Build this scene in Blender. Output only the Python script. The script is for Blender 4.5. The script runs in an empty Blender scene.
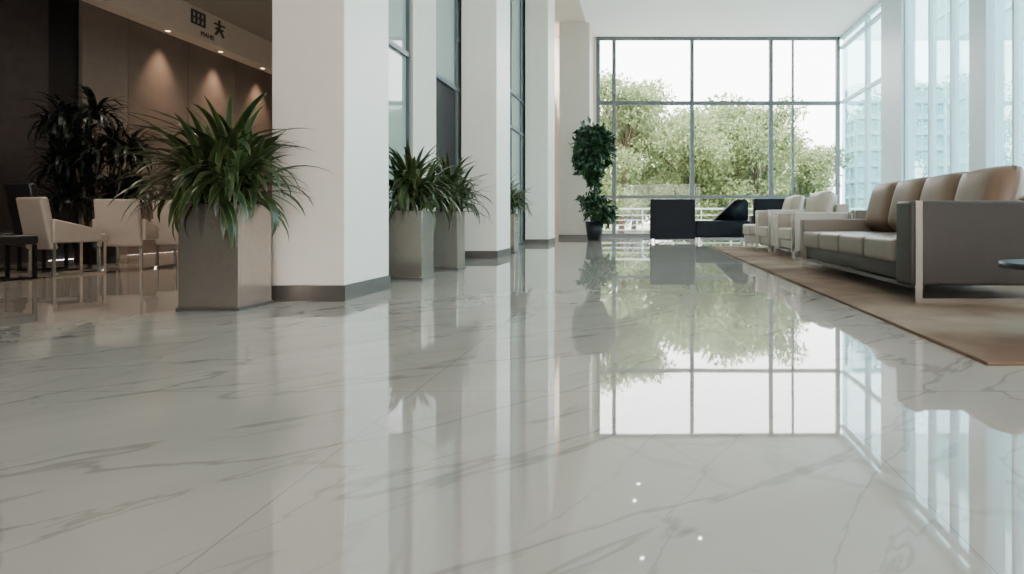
import bpy, bmesh, math, random
import numpy as np
from mathutils import Vector, Matrix
random.seed(7); rng=np.random.default_rng(7)
C=bpy.context.scene.collection

# ---------------- materials ----------------
def nm(name):
    m=bpy.data.materials.new(name); m.use_nodes=True
    nt=m.node_tree; b=nt.nodes['Principled BSDF']; return m,nt,b
def mat(name,col,rough=.5,metal=0,var=.08,scale=6,bump=0,bscale=80,coat=0,spec=.5):
    m,nt,b=nm(name)
    tc=nt.nodes.new('ShaderNodeTexCoord'); n=nt.nodes.new('ShaderNodeTexNoise')
    n.inputs['Scale'].default_value=scale; n.inputs['Detail'].default_value=4
    nt.links.new(tc.outputs['Object'],n.inputs['Vector'])
    r=nt.nodes.new('ShaderNodeValToRGB')
    r.color_ramp.elements[0].position=.3; r.color_ramp.elements[1].position=.7
    r.color_ramp.elements[0].color=[max(0,c*(1-var)) for c in col]+[1]
    r.color_ramp.elements[1].color=[min(1,c*(1+var)) for c in col]+[1]
    nt.links.new(n.outputs['Fac'],r.inputs['Fac']); nt.links.new(r.outputs['Color'],b.inputs['Base Color'])
    b.inputs['Roughness'].default_value=rough; b.inputs['Metallic'].default_value=metal
    b.inputs['Coat Weight'].default_value=coat; b.inputs['Specular IOR Level'].default_value=spec
    if bump:
        n2=nt.nodes.new('ShaderNodeTexNoise'); n2.inputs['Scale'].default_value=bscale
        nt.links.new(tc.outputs['Object'],n2.inputs['Vector'])
        bp=nt.nodes.new('ShaderNodeBump'); bp.inputs['Strength'].default_value=bump; bp.inputs['Distance'].default_value=.01
        nt.links.new(n2.outputs['Fac'],bp.inputs['Height']); nt.links.new(bp.outputs['Normal'],b.inputs['Normal'])
    return m
def emis(name,col,s):
    m,nt,b=nm(name); b.inputs['Base Color'].default_value=col+(1,)
    b.inputs['Emission Color'].default_value=col+(1,); b.inputs['Emission Strength'].default_value=s; return m
def glass(name,tint,refl=1.0,base=.0):
    m=bpy.data.materials.new(name); m.use_nodes=True; nt=m.node_tree; nt.nodes.clear()
    o=nt.nodes.new('ShaderNodeOutputMaterial'); mx=nt.nodes.new('ShaderNodeMixShader')
    t=nt.nodes.new('ShaderNodeBsdfTransparent'); g=nt.nodes.new('ShaderNodeBsdfGlossy')
    t.inputs['Color'].default_value=tint+(1,); g.inputs['Roughness'].default_value=.0
    g.inputs['Color'].default_value=(.95,1,.98,1)
    f=nt.nodes.new('ShaderNodeFresnel'); f.inputs['IOR'].default_value=1.5
    a=nt.nodes.new('ShaderNodeMath'); a.operation='MULTIPLY_ADD'; a.inputs[1].default_value=refl; a.inputs[2].default_value=base; a.use_clamp=True
    nt.links.new(f.outputs[0],a.inputs[0]); nt.links.new(a.outputs[0],mx.inputs[0])
    nt.links.new(t.outputs[0],mx.inputs[1]); nt.links.new(g.outputs[0],mx.inputs[2]); nt.links.new(mx.outputs[0],o.inputs[0])
    return m

def marble():
    m,nt,b=nm('polished_marble'); L=nt.links.new; N=nt.nodes.new
    tc=N('ShaderNodeTexCoord')
    def vein(scale,w0,det,dist,off,rot,sx,sy):
        mp=N('ShaderNodeMapping'); mp.vector_type='TEXTURE'; mp.inputs['Rotation'].default_value=(0,0,math.radians(rot)); mp.inputs['Scale'].default_value=(sx,sy,1)
        mp.inputs['Location'].default_value=(off,off*.7,0)
        L(tc.outputs['Object'],mp.inputs['Vector'])
        n=N('ShaderNodeTexNoise'); n.inputs['Scale'].default_value=scale; n.inputs['Detail'].default_value=det; n.inputs['Distortion'].default_value=dist; n.inputs['Roughness'].default_value=.5
        L(mp.outputs[0],n.inputs['Vector'])
        s=N('ShaderNodeMath'); s.operation='SUBTRACT'; s.inputs[1].default_value=.5; L(n.outputs['Fac'],s.inputs[0])
        ab=N('ShaderNodeMath'); ab.operation='ABSOLUTE'; L(s.outputs[0],ab.inputs[0])
        r=N('ShaderNodeMapRange'); r.interpolation_type='SMOOTHSTEP'
        r.inputs['From Min'].default_value=0; r.inputs['From Max'].default_value=w0; r.inputs['To Min'].default_value=1; r.inputs['To Max'].default_value=0
        L(ab.outputs[0],r.inputs['Value']); return r.outputs[0]
    v1=vein(1.0,.013,5,.35,3.1,38,2.4,.55); v2=vein(1.7,.012,6,.4,11.3,55,2.0,.6); v3=vein(.8,.13,4,.5,23.0,40,2.4,.7); v4=vein(1.2,.012,5,.3,31.0,-35,2.0,.8)
    n=N('ShaderNodeTexNoise'); n.inputs['Scale'].default_value=.7; n.inputs['Detail'].default_value=3; L(tc.outputs['Object'],n.inputs['Vector'])
    mr=N('ShaderNodeMapRange'); mr.inputs['From Min'].default_value=.40; mr.inputs['From Max'].default_value=.60; L(n.outputs['Fac'],mr.inputs['Value'])
    def mul(a,bv):
        q=N('ShaderNodeMath'); q.operation='MULTIPLY'; L(a,q.inputs[0])
        if isinstance(bv,float): q.inputs[1].default_value=bv
        else: L(bv,q.inputs[1])
        return q.outputs[0]
    def add(a,c):
        q=N('ShaderNodeMath'); q.operation='ADD'; q.use_clamp=True; L(a,q.inputs[0]); L(c,q.inputs[1]); return q.outputs[0]
    tot=add(add(add(mul(v1,.34),mul(mul(v2,mr.outputs[0]),.40)),mul(v3,.12)),mul(mul(v4,mr.outputs[0]),.24))
    mx=N('ShaderNodeMix'); mx.data_type='RGBA'; L(tot,mx.inputs[0])
    mx.inputs[6].default_value=(.465,.412,.362,1); mx.inputs[7].default_value=(.10,.088,.078,1)
    br=N('ShaderNodeTexBrick'); br.offset=0; br.inputs['Scale'].default_value=1; br.inputs['Mortar Size'].default_value=.0025
    br.inputs['Brick Width'].default_value=1.5; br.inputs['Row Height'].default_value=1.5
    br.inputs['Mortar Smooth'].default_value=.2
    mo=N('ShaderNodeMapping'); mo.inputs['Location'].default_value=(.85,.75,0)
    L(tc.outputs['Object'],mo.inputs[0]); L(mo.outputs[0],br.inputs['Vector'])
    m2=N('ShaderNodeMix'); m2.data_type='RGBA'; L(mul(br.outputs['Fac'],.45),m2.inputs[0]); L(mx.outputs[2],m2.inputs[6]); m2.inputs[7].default_value=(.15,.13,.11,1)
    L(m2.outputs[2],b.inputs['Base Color'])
    b.inputs['Roughness'].default_value=.022; b.inputs['IOR'].default_value=1.9
    n3=N('ShaderNodeTexNoise'); n3.inputs['Scale'].default_value=1.1; L(tc.outputs['Object'],n3.inputs['Vector'])
    bp=N('ShaderNodeBump'); bp.inputs['Strength'].default_value=.025; bp.inputs['Distance'].default_value=.02
    L(n3.outputs['Fac'],bp.inputs['Height']); L(bp.outputs[0],b.inputs['Normal'])
    return m

def leafmat(name,c1,c2,edge,rough=.4,trans=0):
    m,nt,b=nm(name); L=nt.links.new; N=nt.nodes.new
    tc=N('ShaderNodeTexCoord'); n=N('ShaderNodeTexNoise'); n.inputs['Scale'].default_value=5
    L(tc.outputs['Object'],n.inputs['Vector'])
    r=N('ShaderNodeValToRGB'); r.color_ramp.elements[0].position=.35; r.color_ramp.elements[1].position=.65
    r.color_ramp.elements[0].color=c1+(1,); r.color_ramp.elements[1].color=c2+(1,); L(n.outputs['Fac'],r.inputs[0])
    s=N('ShaderNodeSeparateXYZ'); L(tc.outputs['UV'],s.inputs[0])
    a=N('ShaderNodeMath'); a.operation='SUBTRACT'; a.inputs[1].default_value=.5; L(s.outputs[0],a.inputs[0])
    ab=N('ShaderNodeMath'); ab.operation='ABSOLUTE'; L(a.outputs[0],ab.inputs[0])
    mr=N('ShaderNodeMapRange'); mr.inputs['From Min'].default_value=.3; mr.inputs['From Max'].default_value=.5; mr.inputs['To Max'].default_value=.7; L(ab.outputs[0],mr.inputs['Value'])
    mx=N('ShaderNodeMix'); mx.data_type='RGBA'; L(mr.outputs[0],mx.inputs[0]); L(r.outputs[0],mx.inputs[6]); mx.inputs[7].default_value=edge+(1,)
    L(mx.outputs[2],b.inputs['Base Color']); b.inputs['Roughness'].default_value=rough
    if trans:
        o=nt.nodes['Material Output']; t=N('ShaderNodeBsdfTranslucent'); L(mx.outputs[2],t.inputs['Color'])
        ms=N('ShaderNodeMixShader'); ms.inputs[0].default_value=trans; L(b.outputs[0],ms.inputs[1]); L(t.outputs[0],ms.inputs[2]); L(ms.outputs[0],o.inputs['Surface'])
    return m

M=dict(
 floor=marble(),
 wall=mat('cream_plaster',(.62,.53,.445),.6,var=.03),
 column=mat('cream_column_paint',(.82,.735,.65),.45,var=.02),
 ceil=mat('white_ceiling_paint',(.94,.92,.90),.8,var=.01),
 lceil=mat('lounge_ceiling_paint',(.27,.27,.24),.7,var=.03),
 band=mat('taupe_bulkhead',(.68,.62,.52),.6,var=.03),
 wood=mat('walnut_panel',(.14,.113,.094),.4,var=.12,scale=3),
 taupe=mat('taupe_panel',(.17,.145,.125),.5,var=.08),
 dark=mat('dark_brown_panel',(.045,.037,.037),.5,var=.15,spec=.3),
 black=mat('black_recess',(.012,.012,.013),.5,spec=.2),
 steel=mat('brushed_steel',(.43,.375,.325),.24,metal=.85,var=.06,scale=30),
 chrome=mat('chrome',(.74,.71,.69),.18,metal=1,var=.02),
 base=mat('steel_baseboard',(.14,.122,.11),.4,metal=.6,var=.05),
 frame=mat('grey_aluminium_frame',(.13,.14,.148),.4,metal=.3,var=.03),
 wframe=mat('white_aluminium_frame',(.50,.61,.65),.4,var=.03),
 leather=mat('taupe_leather',(.20,.158,.125),.42,var=.06,bump=.15),
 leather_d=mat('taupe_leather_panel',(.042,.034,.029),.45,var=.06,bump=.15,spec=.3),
 cream=mat('cream_leather',(.47,.40,.33),.45,var=.04,bump=.1),
 tan=mat('tan_leather',(.175,.108,.07),.45,var=.1,bump=.15),
 blackl=mat('black_leather',(.006,.007,.011),.45,var=.1,spec=.15),
 blackc=mat('black_chair_leather',(.018,.017,.019),.35,var=.1,spec=.5),
 soil=mat('potting_soil',(.03,.02,.014),.9,var=.3,scale=40,bump=.5),
 bark=mat('bark',(.10,.07,.045),.8,var=.3,scale=20),
 blackpot=mat('black_ceramic',(.012,.012,.014),.35,spec=.3),
 concrete=mat('pale_paving',(.62,.58,.54),.8,var=.1,scale=1),
 grass=mat('lawn',(.24,.28,.13),.9,var=.3,scale=2),
 bld=mat('pale_blue_cladding',(.46,.64,.69),.5,var=.04),
 bglass=mat('blue_window_glass',(.32,.52,.57),.25,var=.12,scale=.6),
 seam=mat('dark_sign_letter',(.07,.075,.07),.4),
 leaf=leafmat('dracaena_leaf',(.008,.021,.008),(.028,.052,.014),(.20,.20,.06)),
 leafd=leafmat('dark_palm_leaf',(.005,.010,.008),(.012,.020,.014),(.02,.028,.02)),
 leaff=leafmat('ficus_leaf',(.008,.03,.012),(.025,.07,.022),(.035,.08,.03)),
 leaft=leafmat('tree_leaf',(.13,.195,.08),(.30,.37,.17),(.30,.37,.18),.6,.35),
 lamp=emis('warm_downlight',(1,.82,.6),5),
 lampw=emis('ceiling_downlight',(1,.9,.75),30),
 glass=glass('clear_glass',(.97,.97,.97),.25),
 tglass=glass('turquoise_glass',(.70,.86,.90),.6),
 gglass=mat('green_backpainted_glass',(.27,.31,.275),.03,var=.05,scale=.5),
)
def rug_mat():
    m,nt,b=nm('beige_wool_rug'); L=nt.links.new; N=nt.nodes.new
    tc=N('ShaderNodeTexCoord'); n=N('ShaderNodeTexNoise'); n.inputs['Scale'].default_value=1.3; n.inputs['Detail'].default_value=8
    L(tc.outputs['Object'],n.inputs['Vector']); r=N('ShaderNodeValToRGB')
    r.color_ramp.elements[0].position=.38; r.color_ramp.elements[1].position=.62
    r.color_ramp.elements[0].color=(.165,.10,.066,1); r.color_ramp.elements[1].color=(.26,.19,.142,1)
    L(n.outputs['Fac'],r.inputs[0]); L(r.outputs[0],b.inputs['Base Color']); b.inputs['Roughness'].default_value=.95
    n2=N('ShaderNodeTexNoise'); n2.inputs['Scale'].default_value=160; L(tc.outputs['Object'],n2.inputs['Vector'])
    bp=N('ShaderNodeBump'); bp.inputs['Strength'].default_value=.4; bp.inputs['Distance'].default_value=.01; L(n2.outputs['Fac'],bp.inputs['Height']); L(bp.outputs[0],b.inputs['Normal'])
    b.inputs['Specular IOR Level'].default_value=.1
    return m
M['rug']=rug_mat()

# ---------------- helpers ----------------
def empty(name,loc=(0,0,0),rot=0):
    e=bpy.data.objects.new(name,None); C.objects.link(e); e.location=loc; e.rotation_euler=(0,0,rot); e.empty_display_size=.2; return e
def obj(name,me,mats,parent=None,smooth=False):
    o=bpy.data.objects.new(name,me); C.objects.link(o)
    for k in (mats if isinstance(mats,(list,tuple)) else [mats]): me.materials.append(k)
    if parent: o.parent=parent
    if smooth:
        for p in me.polygons: p.use_smooth=True
    return o
def boxes(name,lst,m,parent=None,bevel=0,seg=2,smooth=False):
    bm=bmesh.new()
    for (x0,x1,y0,y1,z0,z1) in lst:
        r=bmesh.ops.create_cube(bm,size=1)
        bmesh.ops.scale(bm,vec=(x1-x0,y1-y0,z1-z0),verts=r['verts'])
        bmesh.ops.translate(bm,vec=((x0+x1)/2,(y0+y1)/2,(z0+z1)/2),verts=r['verts'])
    if bevel: bmesh.ops.bevel(bm,geom=list(bm.edges),offset=bevel,segments=seg,profile=.6,affect='EDGES')
    me=bpy.data.meshes.new(name); bm.to_mesh(me); bm.free()
    return obj(name,me,m,parent,smooth or bevel>.015)
def box(name,x0,x1,y0,y1,z0,z1,m,parent=None,bevel=0,seg=3): return boxes(name,[(x0,x1,y0,y1,z0,z1)],m,parent,bevel,seg)
def cyl(name,c,r,h,m,parent=None,r2=None,seg=32):
    bm=bmesh.new(); bmesh.ops.create_cone(bm,cap_ends=True,segments=seg,radius1=r,radius2=r if r2 is None else r2,depth=h)
    bmesh.ops.translate(bm,vec=(c[0],c[1],c[2]+h/2),verts=bm.verts)
    me=bpy.data.meshes.new(name); bm.to_mesh(me); bm.free(); o=obj(name,me,m,parent)
    for p in me.polygons: p.use_smooth=len(p.vertices)==4
    return o
def pillow(name,c,size,m,parent,rot=(0,0,0),p=4,q=.35):
    bm=bmesh.new(); bmesh.ops.create_cube(bm,size=2); bmesh.ops.subdivide_edges(bm,edges=list(bm.edges),cuts=9,use_grid_fill=True)
    for v in bm.verts:
        u,w=v.co.y,v.co.z
        t=max(0.0,(1-abs(u)**p))*max(0.0,(1-abs(w)**p)); t=.12+.88*t**q
        v.co.x*=t
        rr=1-.06*(abs(u)*abs(w))**3
        v.co.y*=rr; v.co.z*=rr
    R=Matrix.Rotation(rot[2],4,'Z')@Matrix.Rotation(rot[1],4,'Y')@Matrix.Rotation(rot[0],4,'X')
    for v in bm.verts:
        v.co=R@Vector((v.co.x*size[0]/2,v.co.y*size[1]/2,v.co.z*size[2]/2))+Vector(c)
    me=bpy.data.meshes.new(name); bm.to_mesh(me); bm.free(); return obj(name,me,m,parent,True)
def tube(name,pts,r,m,parent=None,taper=None):
    cu=bpy.data.curves.new(name,'CURVE'); cu.dimensions='3D'; s=cu.splines.new('POLY'); s.points.add(len(pts)-1)
    for i,pt in enumerate(pts):
        s.points[i].co=(*pt,1); s.points[i].radius=1 if taper is None else taper[i]
    cu.bevel_depth=r; cu.bevel_resolution=3; cu.use_fill_caps=True
    o=bpy.data.objects.new(name,cu); C.objects.link(o); cu.materials.append(m)
    if parent: o.parent=parent
    return o
def mesh_uv(name,V,F,UV,m,parent,smooth=True):
    me=bpy.data.meshes.new(name); me.from_pydata(V,[],F); uvl=me.uv_layers.new(name='UVMap')
    li=np.empty(len(me.loops),dtype=np.int32); me.loops.foreach_get('vertex_index',li)
    uvl.data.foreach_set('uv',np.asarray(UV,dtype=np.float32)[li].ravel())
    return obj(name,me,m,parent,smooth)
def strap_leaves(name,heads,n,length,width,m,parent,rise=(.2,1.35),droop=1.7,seg=9,ymax=None,xmin=None):
    V=[];F=[];UV=[]
    for (hx,hy,hz) in heads:
        for i in range(n):
            az=random.uniform(0,2*math.pi); el=random.uniform(*rise); L=length*random.uniform(.7,1.15); w=width*random.uniform(.75,1.2)
            d=droop*random.uniform(.55,1.25)*(1.15-el/2.2)
            px,pz=0,0; r0=random.uniform(0,.03); base=hz+random.uniform(-.14,.06)
            side=(-math.sin(az),math.cos(az)); twist=random.uniform(-.5,.5)
            pts=[]
            for k in range(seg+1):
                t=k/seg; ang=el-d*t**1.5
                if k>0: px+=L/seg*math.cos(ang); pz+=L/seg*math.sin(ang)
                ww=w*(.45+.55*min(1,t*4))*(1-t**2.6)**.9+.0015
                pts.append((hx+(r0+px)*math.cos(az)+twist*.1*t*side[0],hy+(r0+px)*math.sin(az)+twist*.1*t*side[1],base+pz,ww,t))
            if ymax is not None and max(q[1] for q in pts)>ymax: continue
            if xmin is not None and min(q[0] for q in pts)<xmin: continue
            i0=len(V)
            for k,(x,y,z,ww,t) in enumerate(pts):
                up=ww*.28
                V+= [(x-side[0]*ww,y-side[1]*ww,z+up),(x,y,z),(x+side[0]*ww,y+side[1]*ww,z+up)]
                UV+=[(0,t),(.5,t),(1,t)]
                if k<seg:
                    a=i0+3*k; F+=[(a,a+1,a+4,a+3),(a+1,a+2,a+5,a+4)]
    return mesh_uv(name,V,F,UV,m,parent)
def leaf_cloud(name,blobs,n,size,m,parent,hang=.3,aspect=.45,shell=.5):
    B=np.array(blobs); w=B[:,3]*B[:,4]*B[:,5]; w=w**.67; idx=rng.choice(len(B),n,p=w/w.sum())
    d=rng.normal(size=(n,3)); d/=np.linalg.norm(d,axis=1)[:,None]; r=(shell+(1-shell)*rng.random(n))[:,None]
    P=B[idx,:3]+d*r*B[idx,3:6]
    a=d*.6+rng.normal(size=(n,3))*.7; a[:,2]-=hang; a/=np.linalg.norm(a,axis=1)[:,None]
    b=np.cross(a,rng.normal(size=(n,3))); b/=np.linalg.norm(b,axis=1)[:,None]
    s=(size*rng.uniform(.6,1.3,n))[:,None]; c=np.cross(a,b)
    v0=P; v1=P+a*s*.5+b*s*aspect*.5+c*s*.06; v2=P+a*s; v3=P+a*s*.5-b*s*aspect*.5+c*s*.06
    V=np.stack([v0,v1,v2,v3],1).reshape(-1,3); F=np.arange(4*n).reshape(-1,4)
    UV=np.tile(np.array([[.5,0],[.85,.5],[.5,1],[.15,.5]]),(n,1))
    return mesh_uv(name,V.tolist(),F.tolist(),UV,m,parent,False)

# ---------------- key dimensions ----------------
H=6.84; YB=20.5; XR=6.77; XL=-9.0; YR=-4.0; XG=-2.9; HL=4.75; XE=-1.78; YS=2.0
box('floor',XL,XR,YR,YB,-.1,0,M['floor'])
box('ceiling',XE,XR+.2,YR,YB+.2,H,H+.15,M['ceil'])
boxes('ceiling_soffit',[(XG-.1,XE,5.7,YB+.2,H,H+.15),(XG-.1,XE,YR,5.7,H,H+.15)],M['wall'])
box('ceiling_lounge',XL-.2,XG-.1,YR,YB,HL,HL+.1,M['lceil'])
box('trim_bulkhead',XG-.1,XG,YR,5.7,HL-.0,H,M['wall'])
boxes('wall_back',[(XL-.2,-1.56,YB-.02,YB+.2,0,H)],M['wall'])
box('wall_back_pier',-2.62,-1.66,19.0,YB-.02,0,H,M['wall'])
box('baseboard_back',-2.64,-1.64,18.98,YB-.03,0,.12,M['base'])
wl=empty('wall_left')
box('dark_panel',XL-.2,XL,YR,9.1,0,HL,M['dark'],wl)
box('recess',XL-.2,XL-.06,9.1,9.65,0,HL,M['black'],wl)
box('taupe_panel',XL-.2,XL,9.65,10.5,0,HL,M['taupe'],wl)
ys=[10.5,11.9,13.3,14.7,16.1,17.5]
boxes('walnut_panels',[(XL-.2,XL,a+.01,b-.01,0,HL) for a,b in zip(ys[:-1],ys[1:])],M['wood'],wl,.004,1)
box('wall_lounge_end',XL,XG-.1,17.5,17.7,0,HL,M['taupe'])
bk=empty('trim_lounge_bulkhead')
box('band',XL,XL+.35,9.65,17.5,4.14,HL,M['band'],bk)
boxes('lamp_discs',[(XL+.12,XL+.18,y-.03,y+.03,4.135,4.14) for y in (11.2,12.6,14.0)],M['lamp'],bk)
box('shelf_block',XL,XL+.35,YR,9.1,4.3,HL,M['dark'],bk)
for y in (11.2,12.6,14.0):
    l=bpy.data.lights.new('wall_spot','SPOT'); l.energy=330; l.color=(1,.70,.50); l.spot_size=math.radians(75); l.spot_blend=.9; l.shadow_soft_size=.05
    o=bpy.data.objects.new('wall_spot_lamp',l); C.objects.link(o); o.location=(XL+.2,y,4.1); o.rotation_euler=(0,math.radians(-8),0)
dl=empty('lounge_downlights')
for i,(x,y) in enumerate([(-7.6,8.6),(-5.5,8.6),(-7.4,12.8),(-5.5,12.8)]):
    cyl('lamp_%d'%i,(x,y,HL-.012),.05,.012,M['lamp'],dl)
for (x,y,e) in [(-7.0,5.2,260),(-6.0,8.5,340),(-6.6,12.8,380)]:
    l=bpy.data.lights.new('lounge_spot','SPOT'); l.energy=e; l.color=(1,.86,.7); l.spot_size=math.radians(155); l.spot_blend=.8; l.shadow_soft_size=.15
    o=bpy.data.objects.new('lounge_spot_lamp',l); C.objects.link(o); o.location=(x,y,HL-.05)
boxes('wall_rear',[(XL-.2,-1.5,YR-.2,YR,0,H),(-1.5,4.5,YR-.2,YR,3.2,H),(4.5,XR+.2,YR-.2,YR,0,H)],M['wall'])  # unseen wall, opening kept low to cut fill light from behind
wr=empty('window_rear_fill');  # added window behind camera, lets sky light onto the column fronts
box('glass',-1.5,4.5,YR-.1,YR-.09,0,3.2,M['glass'],wr)
boxes('frame',[(x-.05,x+.05,YR-.18,YR-.02,0,3.2) for x in (-1.45,.5,2.5,4.45)],M['frame'],wr)
box('wall_right_light_block',XR,XR+.2,YR,YS,0,H,M['wall'])  # unseen solid stretch added to block near side light, keeping front faces dim

# ---------- back window ----------
w=empty('window_2')
fw=.065
vs=[-1.50,-.957,1.71,4.41,5.16,6.70]
fr=[(x-fw,x+fw,YB-.02,YB+.12,0,H) for x in vs if x!=5.16]+[(5.16-.035,5.16+.035,YB,YB+.1,0,H)]
fr+=[(-1.56,XR,YB-.01,YB+.11,z-h,z+h) for z,h in ((.06,.06),(1.37,.05),(4.58,.065),(H-.05,.05))]
boxes('frame',fr,M['frame'],w)
box('glass',-1.56,XR,YB+.05,YB+.06,0,H,M['glass'],w)
# ---------- right curtain wall ----------
w=empty('window_3')
Ys=[18.13,16.7,15.4,14.1,13.1,12.2,11.7,10.9]; y=10.9
while y>YS+1.4: y-=1.3; Ys.append(y)
fr=[(XR-.03,XR+.13,y-.035,y+.035,0,H) for y in Ys]+[(XR-.02,XR+.12,YS,YB,z-h,z+h) for z,h in ((.06,.06),(6.45,.04),(H-.05,.05))]
fr+=[(XR-.02,XR+.12,16.7,YB,4.55,4.63)]
boxes('frame',fr,M['wframe'],w)
boxes('pilaster',[(XR-.12,XR+.25,15.4,16.7,0,H),(XR-.12,XR+.25,11.6,12.2,0,H)],M['wframe'],w)
box('glass_clear',XR+.05,XR+.06,16.7,YB,0,H,M['tglass'],w)
box('glass_tinted',XR+.05,XR+.06,YS,15.4,0,H,M['tglass'],w)

# ---------- columns ----------
for i,(y0,y1) in enumerate([(4.70,5.52),(9.63,10.6),(14.9,16.0)]):
    c=empty('column',(0,0,0))
    box('shaft',-2.9,-2.33,y0,y1,.12,H,M['column'],c,.006,1)
    box('base',-2.912,-2.318,y0-.012,y1+.012,0,.12,M['base'],c)
# ---------- green glass partition between columns ----------
g=empty('glass_partition')
box('wall_pier',XG-.16,XG,7.6,8.45,0,H,M['wall'],g)
box('wall_pier_2',XG-.16,XG,16.3,17.4,0,H,M['wall'],g)
def gl(y0,y1,nm_):
    box(nm_,XG-.08,XG-.07,y0,y1,0,H,M['gglass'],g)
gl(5.7,7.6,'glass_a'); gl(9.55,16.3,'glass_b'); gl(17.4,19.0,'glass_c'); 
box('glass_d',XG-.08,XG-.07,8.45,9.55,2.7,H,M['gglass'],g)
fr=[]
for y in (5.73,6.65,7.57,8.48,9.52,10.75,11.6,12.5,13.5,14.6,16.26,17.44): fr.append((XG-.12,XG-.03,y-.025,y+.025,0,H))
for (a,b_) in ((5.7,7.6),(9.55,16.3),(17.4,19)):
    for z in (.05,2.7,3.5): fr.append((XG-.12,XG-.03,a,b_,z-.03,z+.03))
fr.append((XG-.12,XG-.03,8.45,9.55,2.66,2.72))
boxes('frame',fr,M['frame'],g)
dd=empty('door_1')
boxes('door_leaf',[(XG-.10,XG-.05,8.52,9.48,.01,2.64)],M['black'],dd,.01)
boxes('door_handle',[(XG-.05,XG+.0,8.66,8.69,.9,1.3)],M['chrome'],dd)

# ---------- sign on bulkhead ----------
sg=empty('bulkhead_sign')
X=XL+.352
def bar(y0,y1,z0,z1): return (X,X+.02,y0,y1,z0,z1)
b=[]
gy=11.5; gz=4.40
for k in range(4): b.append(bar(gy+k*.11,gy+k*.11+.04,gz,gz+.27))
for k in (0,.12,.235): b.append(bar(gy,gy+.37,gz+k,gz+k+.035))
gy=12.12
b+=[bar(gy,gy+.30,gz+.17,gz+.205),bar(gy+.125,gy+.165,gz+.10,gz+.29),bar(gy+.04,gy+.26,gz+.08,gz+.115)]
o=boxes('glyphs',b,M['seam'],sg)
bm=bmesh.new(); bm.from_mesh(o.data)
for sgn in (-1,1):
    r=bmesh.ops.create_cube(bm,size=1); bmesh.ops.scale(bm,vec=(.02,.04,.17),verts=r['verts'])
    bmesh.ops.rotate(bm,cent=(0,0,0),matrix=Matrix.Rotation(sgn*.7,3,'X'),verts=r['verts'])
    bmesh.ops.translate(bm,vec=(X+.01,gy+.15-sgn*-.065,gz+.03),verts=r['verts'])
bm.to_mesh(o.data); bm.free()
t=bpy.data.curves.new('letters','FONT'); t.body='MAHIS'; t.size=.13; t.extrude=.005; t.materials.append(M['seam'])
to=bpy.data.objects.new('letters',t); C.objects.link(to); to.parent=sg; to.location=(X+.006,11.75,4.23); to.rotation_euler=(math.pi/2,0,math.pi/2)

# ---------- main ceiling downlights ----------
cd=empty('ceiling_downlights')
for i,(x,y) in enumerate([(-.2,15.9),(1.35,14),(0,13.2),(-.1,16.9)]):
    cyl('lamp_%d'%i,(x,y,H-.012),.045,.012,M['lampw'],cd)

# ---------- rug ----------
box('area_rug',1.52,5.9,2.64,13.4,0,.018,M['rug'],None,.006,2)

# ---------- planters ----------
def planter(x0,x1,y0,y1,h,nleaf,length,width,name='potted_dracaena',heads=4,**kw):
    cx,cy=(x0+x1)/2,(y0+y1)/2; p=empty(name,(cx,cy,0)); a,b_=(x1-x0)/2,(y1-y0)/2; t=.02
    boxes('planter_box',[(-a,a,-b_,-b_+t,.015,h),(-a,a,b_-t,b_,.015,h),(-a,-a+t,-b_+t,b_-t,.015,h),(a-t,a,-b_+t,b_-t,.015,h),(-a+t,a-t,-b_+t,b_-t,.015,.05)],M['steel'],p,.003,1)
    boxes('plinth',[(-a-.01,a+.01,-b_-.01,b_+.01,0,.025)],M['base'],p)
    box('soil',-a+t,a-t,-b_+t,b_-t,h-.10,h-.05,M['soil'],p)
    hs=[]
    for i in range(heads):
        an=i*2*math.pi/heads+.5; r=.13
        hs.append((r*math.cos(an),r*math.sin(an),h+.12+.14*random.random()))
        tube('stem_%d'%i,[(r*.6*math.cos(an),r*.6*math.sin(an),h-.06),(r*math.cos(an),r*math.sin(an),h+.16)],.018,M['bark'],p)
    hs.append((0,0,h+.32)); tube('stem_c',[(0,0,h-.06),(0,0,h+.32)],.02,M['bark'],p)
    strap_leaves('leaves',hs,nleaf,length,width,M['leaf'],p,**kw)
    return p
planter(-3.24,-2.82,4.19,4.57,.75,66,.60,.031,heads=5,rise=(.1,1.4),droop=1.6,ymax=.305)
planter(-2.66,-2.31,6.3,6.65,.73,48,.52,.027,rise=(.05,1.4),droop=1.6,xmin=-.40)
planter(-2.62,-2.31,7.5,7.82,.73,48,.52,.027,rise=(.05,1.4),droop=1.6,xmin=-.40)
planter(-2.72,-2.38,11.2,11.55,.73,46,.52,.026,rise=(.05,1.4),xmin=-.33)

p=empty('potted_ficus_topiary',(-1.38,17.4,0))
cyl('pot',(0,0,0),.2,.55,M['blackpot'],p,.27)
tube('trunk',[(0,0,.4),(.04,.02,1.1),(-.03,0,1.9),(0,0,2.7)],.03,M['bark'],p)
for k in range(5):
    an=k*1.3; tube('branch_%d'%k,[(0,0,1.8+.1*k),(.3*math.cos(an),.3*math.sin(an),2.3+.1*k)],.012,M['bark'],p)
leaf_cloud('leaves',[(-.05,0,2.6,.58,.58,.62),(-.2,0,2.3,.4,.4,.4),(.15,.1,2.95,.4,.4,.35),(-.1,0,3.15,.3,.3,.25),(0,0,1.85,.18,.18,.35)],2600,.22,M['leaff'],p,.5,.45,.3)
leaf_cloud('under_leaves',[(.1,0,.95,.5,.5,.35),(.3,0,.75,.3,.3,.25),(-.1,0,1.2,.35,.35,.2)],1200,.2,M['leaff'],p,.5,.35,.2)

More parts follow.
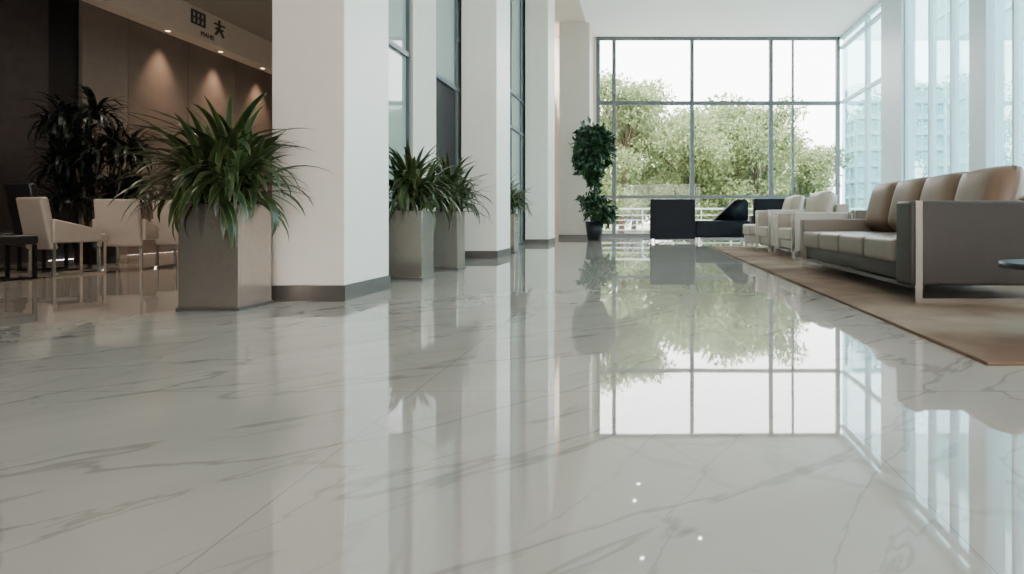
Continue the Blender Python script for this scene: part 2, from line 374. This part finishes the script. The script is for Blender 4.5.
p=empty('potted_bamboo_palm',(-7.9,8.7,0))
cyl('pot',(0,0,0),.24,.5,M['blackpot'],p,.3)
for k in range(9):
    an=k*.9; tube('cane_%d'%k,[(.1*math.cos(an),.1*math.sin(an),.45),(.35*math.cos(an),.35*math.sin(an),1.4+.08*k)],.015,M['bark'],p)
strap_leaves('fronds',[(.42*math.cos(k*.9),.42*math.sin(k*.9),1.05+.085*k) for k in range(14)],60,.46,.026,M['leafd'],p,(-.3,1.3),1.8,6,xmin=-1.05)
strap_leaves('low_fronds',[(.4*math.cos(k*1.1+.4),.4*math.sin(k*1.1+.4),.95) for k in range(6)],40,.5,.026,M['leafd'],p,(-.2,1.3),1.6,6,xmin=-1.05)

# ---------- sofas ----------
def sled(name,x0,x1,y,z1,p,t=.05,d=.012):
    boxes(name,[(x0,x0+t,y-d/2,y+d/2,0.0,z1),(x1-t,x1,y-d/2,y+d/2,0.0,z1),(x0+t,x1-t,y-d/2,y+d/2,0,.04)],M['chrome'],p)
def sofa(name,loc,length,depth,nseat,arm_h=.76,back_h=.80,m=None,mp=None,md=None,cush=True,far_h=None,rot=0,at=.16,atf=.16,fx=-.03):
    z0=.018
    p=empty(name,(loc[0],loc[1],z0),rot); m=m or M['leather']; md=md or m; far_h=far_h or arm_h
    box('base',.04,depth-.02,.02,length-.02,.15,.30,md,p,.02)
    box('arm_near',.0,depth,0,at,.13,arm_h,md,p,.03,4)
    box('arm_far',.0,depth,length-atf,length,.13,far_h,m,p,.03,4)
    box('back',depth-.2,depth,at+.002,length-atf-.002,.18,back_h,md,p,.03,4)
    sw=(length-at-atf)/nseat
    for i in range(nseat):
        ya=at+i*sw
        box('seat_%d'%i,-.01,depth-.22,ya+.006,ya+sw-.006,.28,.47,m,p,.045,5)
        if cush: pillow('back_cushion_%d'%i,(depth-.33,ya+sw/2,.765),(.32,sw*1.02,.60),mp or m,p,(0,math.radians(14),0))
    sled('leg_frame_near',fx,depth-.03,-.02,arm_h-.0,p)
    sled('leg_frame_far',fx,depth-.03,length+.008,far_h,p)
    boxes('feet_rail',[(.06,.10,0,length,.10,.135),(depth-.1,depth-.06,0,length,.10,.135)],M['base'],p)
    return p
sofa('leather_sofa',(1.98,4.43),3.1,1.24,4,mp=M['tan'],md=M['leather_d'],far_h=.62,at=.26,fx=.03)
sofa('leather_armchair',(2.27,9.0),1.15,.9,1,arm_h=.72,m=M['cream'],back_h=.85)
sofa('leather_armchair',(2.27,10.7),1.15,.9,1,arm_h=.78,m=M['cream'],back_h=1.0)
sofa('leather_sofa',(3.45,7.9),1.9,.95,2,mp=M['tan'])
p=empty('leather_ottoman',(2.15,12.05,.018))
box('seat',0,.7,0,.8,.28,.50,M['cream'],p,.05,5); box('body',.03,.67,.03,.77,.12,.30,M['cream'],p,.02)
boxes('legs',[(x,x+.04,y,y+.04,0,.13) for x in (.04,.62) for y in (.04,.72)],M['chrome'],p)

p=empty('black_lounge_sofa',(.22,16.2,0))
box('back_block',0,1.22,0,.28,.08,1.16,M['blackl'],p,.04,4)
box('side_arm',0,.25,.29,1.0,.08,.72,M['blackl'],p,.04,4)
box('seat',.0,2.7,.30,1.05,.16,.58,M['blackl'],p,.05,4)
box('seat_front',1.23,2.7,-.02,.28,.12,.58,M['blackl'],p,.05,4)
boxes('feet',[(x,x+.06,y,y+.06,0,.17) for x in (.05,1.3,2.6) for y in (.02,.9)],M['chrome'],p)
bm=bmesh.new(); prof=[(1.75,.56),(2.35,1.15),(2.62,1.17),(2.68,1.08),(2.68,.56)]
a=[bm.verts.new((x,.15,z)) for x,z in prof]; b2=[bm.verts.new((x,.85,z)) for x,z in prof]
bm.faces.new(a[::-1]); bm.faces.new(b2)
for i in range(5): bm.faces.new((a[i],a[(i+1)%5],b2[(i+1)%5],b2[i]))
bmesh.ops.recalc_face_normals(bm,faces=bm.faces); bmesh.ops.bevel(bm,geom=list(bm.edges),offset=.03,segments=3,affect='EDGES')
me=bpy.data.meshes.new('headrest'); bm.to_mesh(me); bm.free(); obj('headrest',me,M['blackl'],p,True)
p=empty('black_armchair',(3.05,16.3,0))
box('back',0,.95,0,.22,.3,1.18,M['blackl'],p,.04,4); box('seat',0,.95,.23,.9,.25,.5,M['blackl'],p,.04,4)
box('arm_1',0,.15,.23,.85,.3,.72,M['blackl'],p,.03,4); box('arm_2',.8,.95,.23,.85,.3,.72,M['blackl'],p,.03,4)
boxes('legs',[(x,x+.05,y,y+.05,0,.3) for x in (.03,.87) for y in (.05,.8)],M['chrome'],p)

p=empty('side_table',(2.19,3.1,.018))
cyl('top',(0,0,.37),.3,.03,M['blackpot'],p,seg=64); cyl('stem',(0,0,.02),.03,.35,M['chrome'],p); cyl('foot',(0,0,0),.14,.02,M['blackpot'],p)

# ---------- dining chairs ----------
def chair(loc,rot,m,high=False,name='dining_chair'):
    p=empty(name,(loc[0],loc[1],0),rot); hb=1.06 if high else .88
    box('seat',-.22,.22,-.22,.25,.37,.47,m,p,.03,4)
    o=box('back',-.22,.22,-.30,-.22,.30,hb,m,p,.03,4)
    for v in o.data.vertices: v.co.y-=(v.co.z-.3)*.16
    if not high:
        for s,n in ((-1,'arm_l'),(1,'arm_r')):
            o=box(n,s*.245-.022,s*.245+.022,-.30,.16,.38,.62,m,p,.02,3)
            for v in o.data.vertices:
                if v.co.z>.5 and v.co.y>0: v.co.z-=.10
                if v.co.z>.5 and v.co.y<0: v.co.z+=.02
    L=[]
    for s in (-1,1):
        L+=[(s*.21-.014,s*.21+.014,.20,.228,0,.37),(s*.21-.014,s*.21+.014,-.28,-.252,0,.37),(s*.21-.014,s*.21+.014,-.252,.20,0,.022)]
    boxes('legs',L,M['black'] if high else M['chrome'],p); return p
chair((-6.62,6.95),math.radians(-18),M['cream'])
chair((-6.74,6.25),math.radians(-15),M['blackc'],True)
chair((-7.3,7.5),math.radians(-15),M['blackc'],True)
chair((-8.0,7.45),math.radians(-15),M['blackc'],True)
chair((-6.50,7.62),math.radians(20),M['cream'])
chair((-6.20,8.15),math.radians(15),M['cream'])
chair((-6.55,9.3),math.radians(150),M['blackc'])
chair((-5.75,8.8),math.radians(10),M['cream'])
p=empty('dining_table',(-5.75,9.7,0))
box('top',-.35,.35,-.35,.35,.71,.74,M['blackpot'],p,.005); cyl('stem',(0,0,.02),.04,.69,M['black'],p); box('foot',-.25,.25,-.25,.25,0,.02,M['black'],p)

# ---------- outside ----------
box('exterior_ground',-40,60,YB+.25,90,-.25,-.1,M['grass'])
box('exterior_terrace',-12,XR+.3,YB+.25,25,-.1,-.03,M['concrete'])
box('exterior_pavement',XR+.3,23,-30,26,-.1,-.04,M['concrete'])
r=empty('terrace_railing')
L=[(-6,12,24.4,24.46,z,z+.03) for z in (.15,.35,.55,.75)]+[(-6,12,24.4,24.46,1.0,1.06)]
x=-6
while x<12: L.append((x,x+.04,24.42,24.46,0-.03,1.02)); x+=1.2
boxes('rails',L,M['wframe'],r)
def tree(loc,h,rad,n,blobs,lean=0,zlo=.25,size=.24):
    p=empty('deciduous_tree',(loc[0],loc[1],-.1))
    tube('trunk',[(0,0,0),(.1,.05,h*.3),(lean*.5,0,h*.6),(lean,0,h*.85)],.16,M['bark'],p,[1,.8,.5,.2])
    B=[]
    for i in range(blobs):
        a=random.uniform(0,6.28); rr=rad*random.uniform(.1,.8); z=h*random.uniform(zlo,.92)
        k=1-.5*abs(z/h-.5); rr*=k; s=rad*random.uniform(.28,.45)
        B.append((rr*math.cos(a)+lean*z/h,rr*math.sin(a),z,s,s,s*.7))
        tube('branch_%d'%i,[(lean*.4*z/h,0,z*.6),(B[-1][0],B[-1][1],z)],.03,M['bark'],p)
    leaf_cloud('foliage',B,n,size,M['leaft'],p,.2,.5,.25)
tree((-1.0,29),8.0,3.0,18000,22,.6,.1,.2)
tree((2.3,30),6.3,3.3,22000,28,0,.1,.2)
tree((5.8,31),6.7,3.3,22000,28,0,.1,.2)
tree((9.6,35),4.8,2.8,14000,18,0,.1,.22)
tree((-4.5,33),9,3.2,9000,14)
tree((3.8,36),7.4,4.2,16000,26,0,.1,.3)
tree((-.5,36),7.4,4.0,14000,22,0,.1,.3)
tree((8.2,39),6.2,3.6,12000,18,0,.1,.3)
bld=empty('office_building',(13.6,38,-.1))
box('volume',0,5.5,0,2.0,0,9,M['bglass'],bld)
L=[]
for k in range(10): L.append((-.08,5.58,-.1,2.1,k,k+.28))
for k in range(9): L.append((-.1+k*.69,.0+k*.69,-.12,.0,0,9))
for k in range(3): L.append((-.12,0,k*.92,k*.92+.1,0,9))
boxes('facade_grid',L,M['bld'],bld)
bld=empty('office_building',(24,20,-.1))
box('volume',0,12,0,30,0,20,M['bglass'],bld)
L=[(-.1,12.1,-.1,30.1,k*2.4,k*2.4+.4) for k in range(9)]+[(-.12,0,k*3,k*3+.3,0,20) for k in range(10)]+[(k*3,k*3+.3,-.12,0,0,20) for k in range(4)]
boxes('facade_grid',L,M['bld'],bld)

# ---------- world, sun ----------
w=bpy.data.worlds.new('sky'); bpy.context.scene.world=w; w.use_nodes=True; nt=w.node_tree
bg=nt.nodes['Background']; bg.inputs['Strength'].default_value=12
tc=nt.nodes.new('ShaderNodeTexCoord'); sp=nt.nodes.new('ShaderNodeSeparateXYZ'); rp=nt.nodes.new('ShaderNodeValToRGB')
rp.color_ramp.elements[0].position=0; rp.color_ramp.elements[0].color=(1,.96,.935,1); rp.color_ramp.elements[1].color=(.95,.95,1,1); rp.color_ramp.elements[1].position=.8
nt.links.new(tc.outputs['Generated'],sp.inputs[0]); nt.links.new(sp.outputs[2],rp.inputs[0]); nt.links.new(rp.outputs[0],bg.inputs[0])
l=bpy.data.lights.new('sun','SUN'); l.energy=8; l.angle=.05; l.color=(1,.93,.8)
o=bpy.data.objects.new('sun',l); C.objects.link(o); o.rotation_euler=(math.radians(38),0,math.radians(-15)); o.location=(0,-10,20)

# ---------- camera ----------
cam=bpy.data.cameras.new('camera'); co=bpy.data.objects.new('camera',cam); C.objects.link(co)
co.location=(0,0,.65); co.rotation_euler=(math.pi/2,0,0); cam.sensor_width=36; cam.lens=600/1024*36
cam.shift_x=-130/1024; cam.shift_y=-69/1024; cam.clip_end=300
bpy.context.scene.camera=co
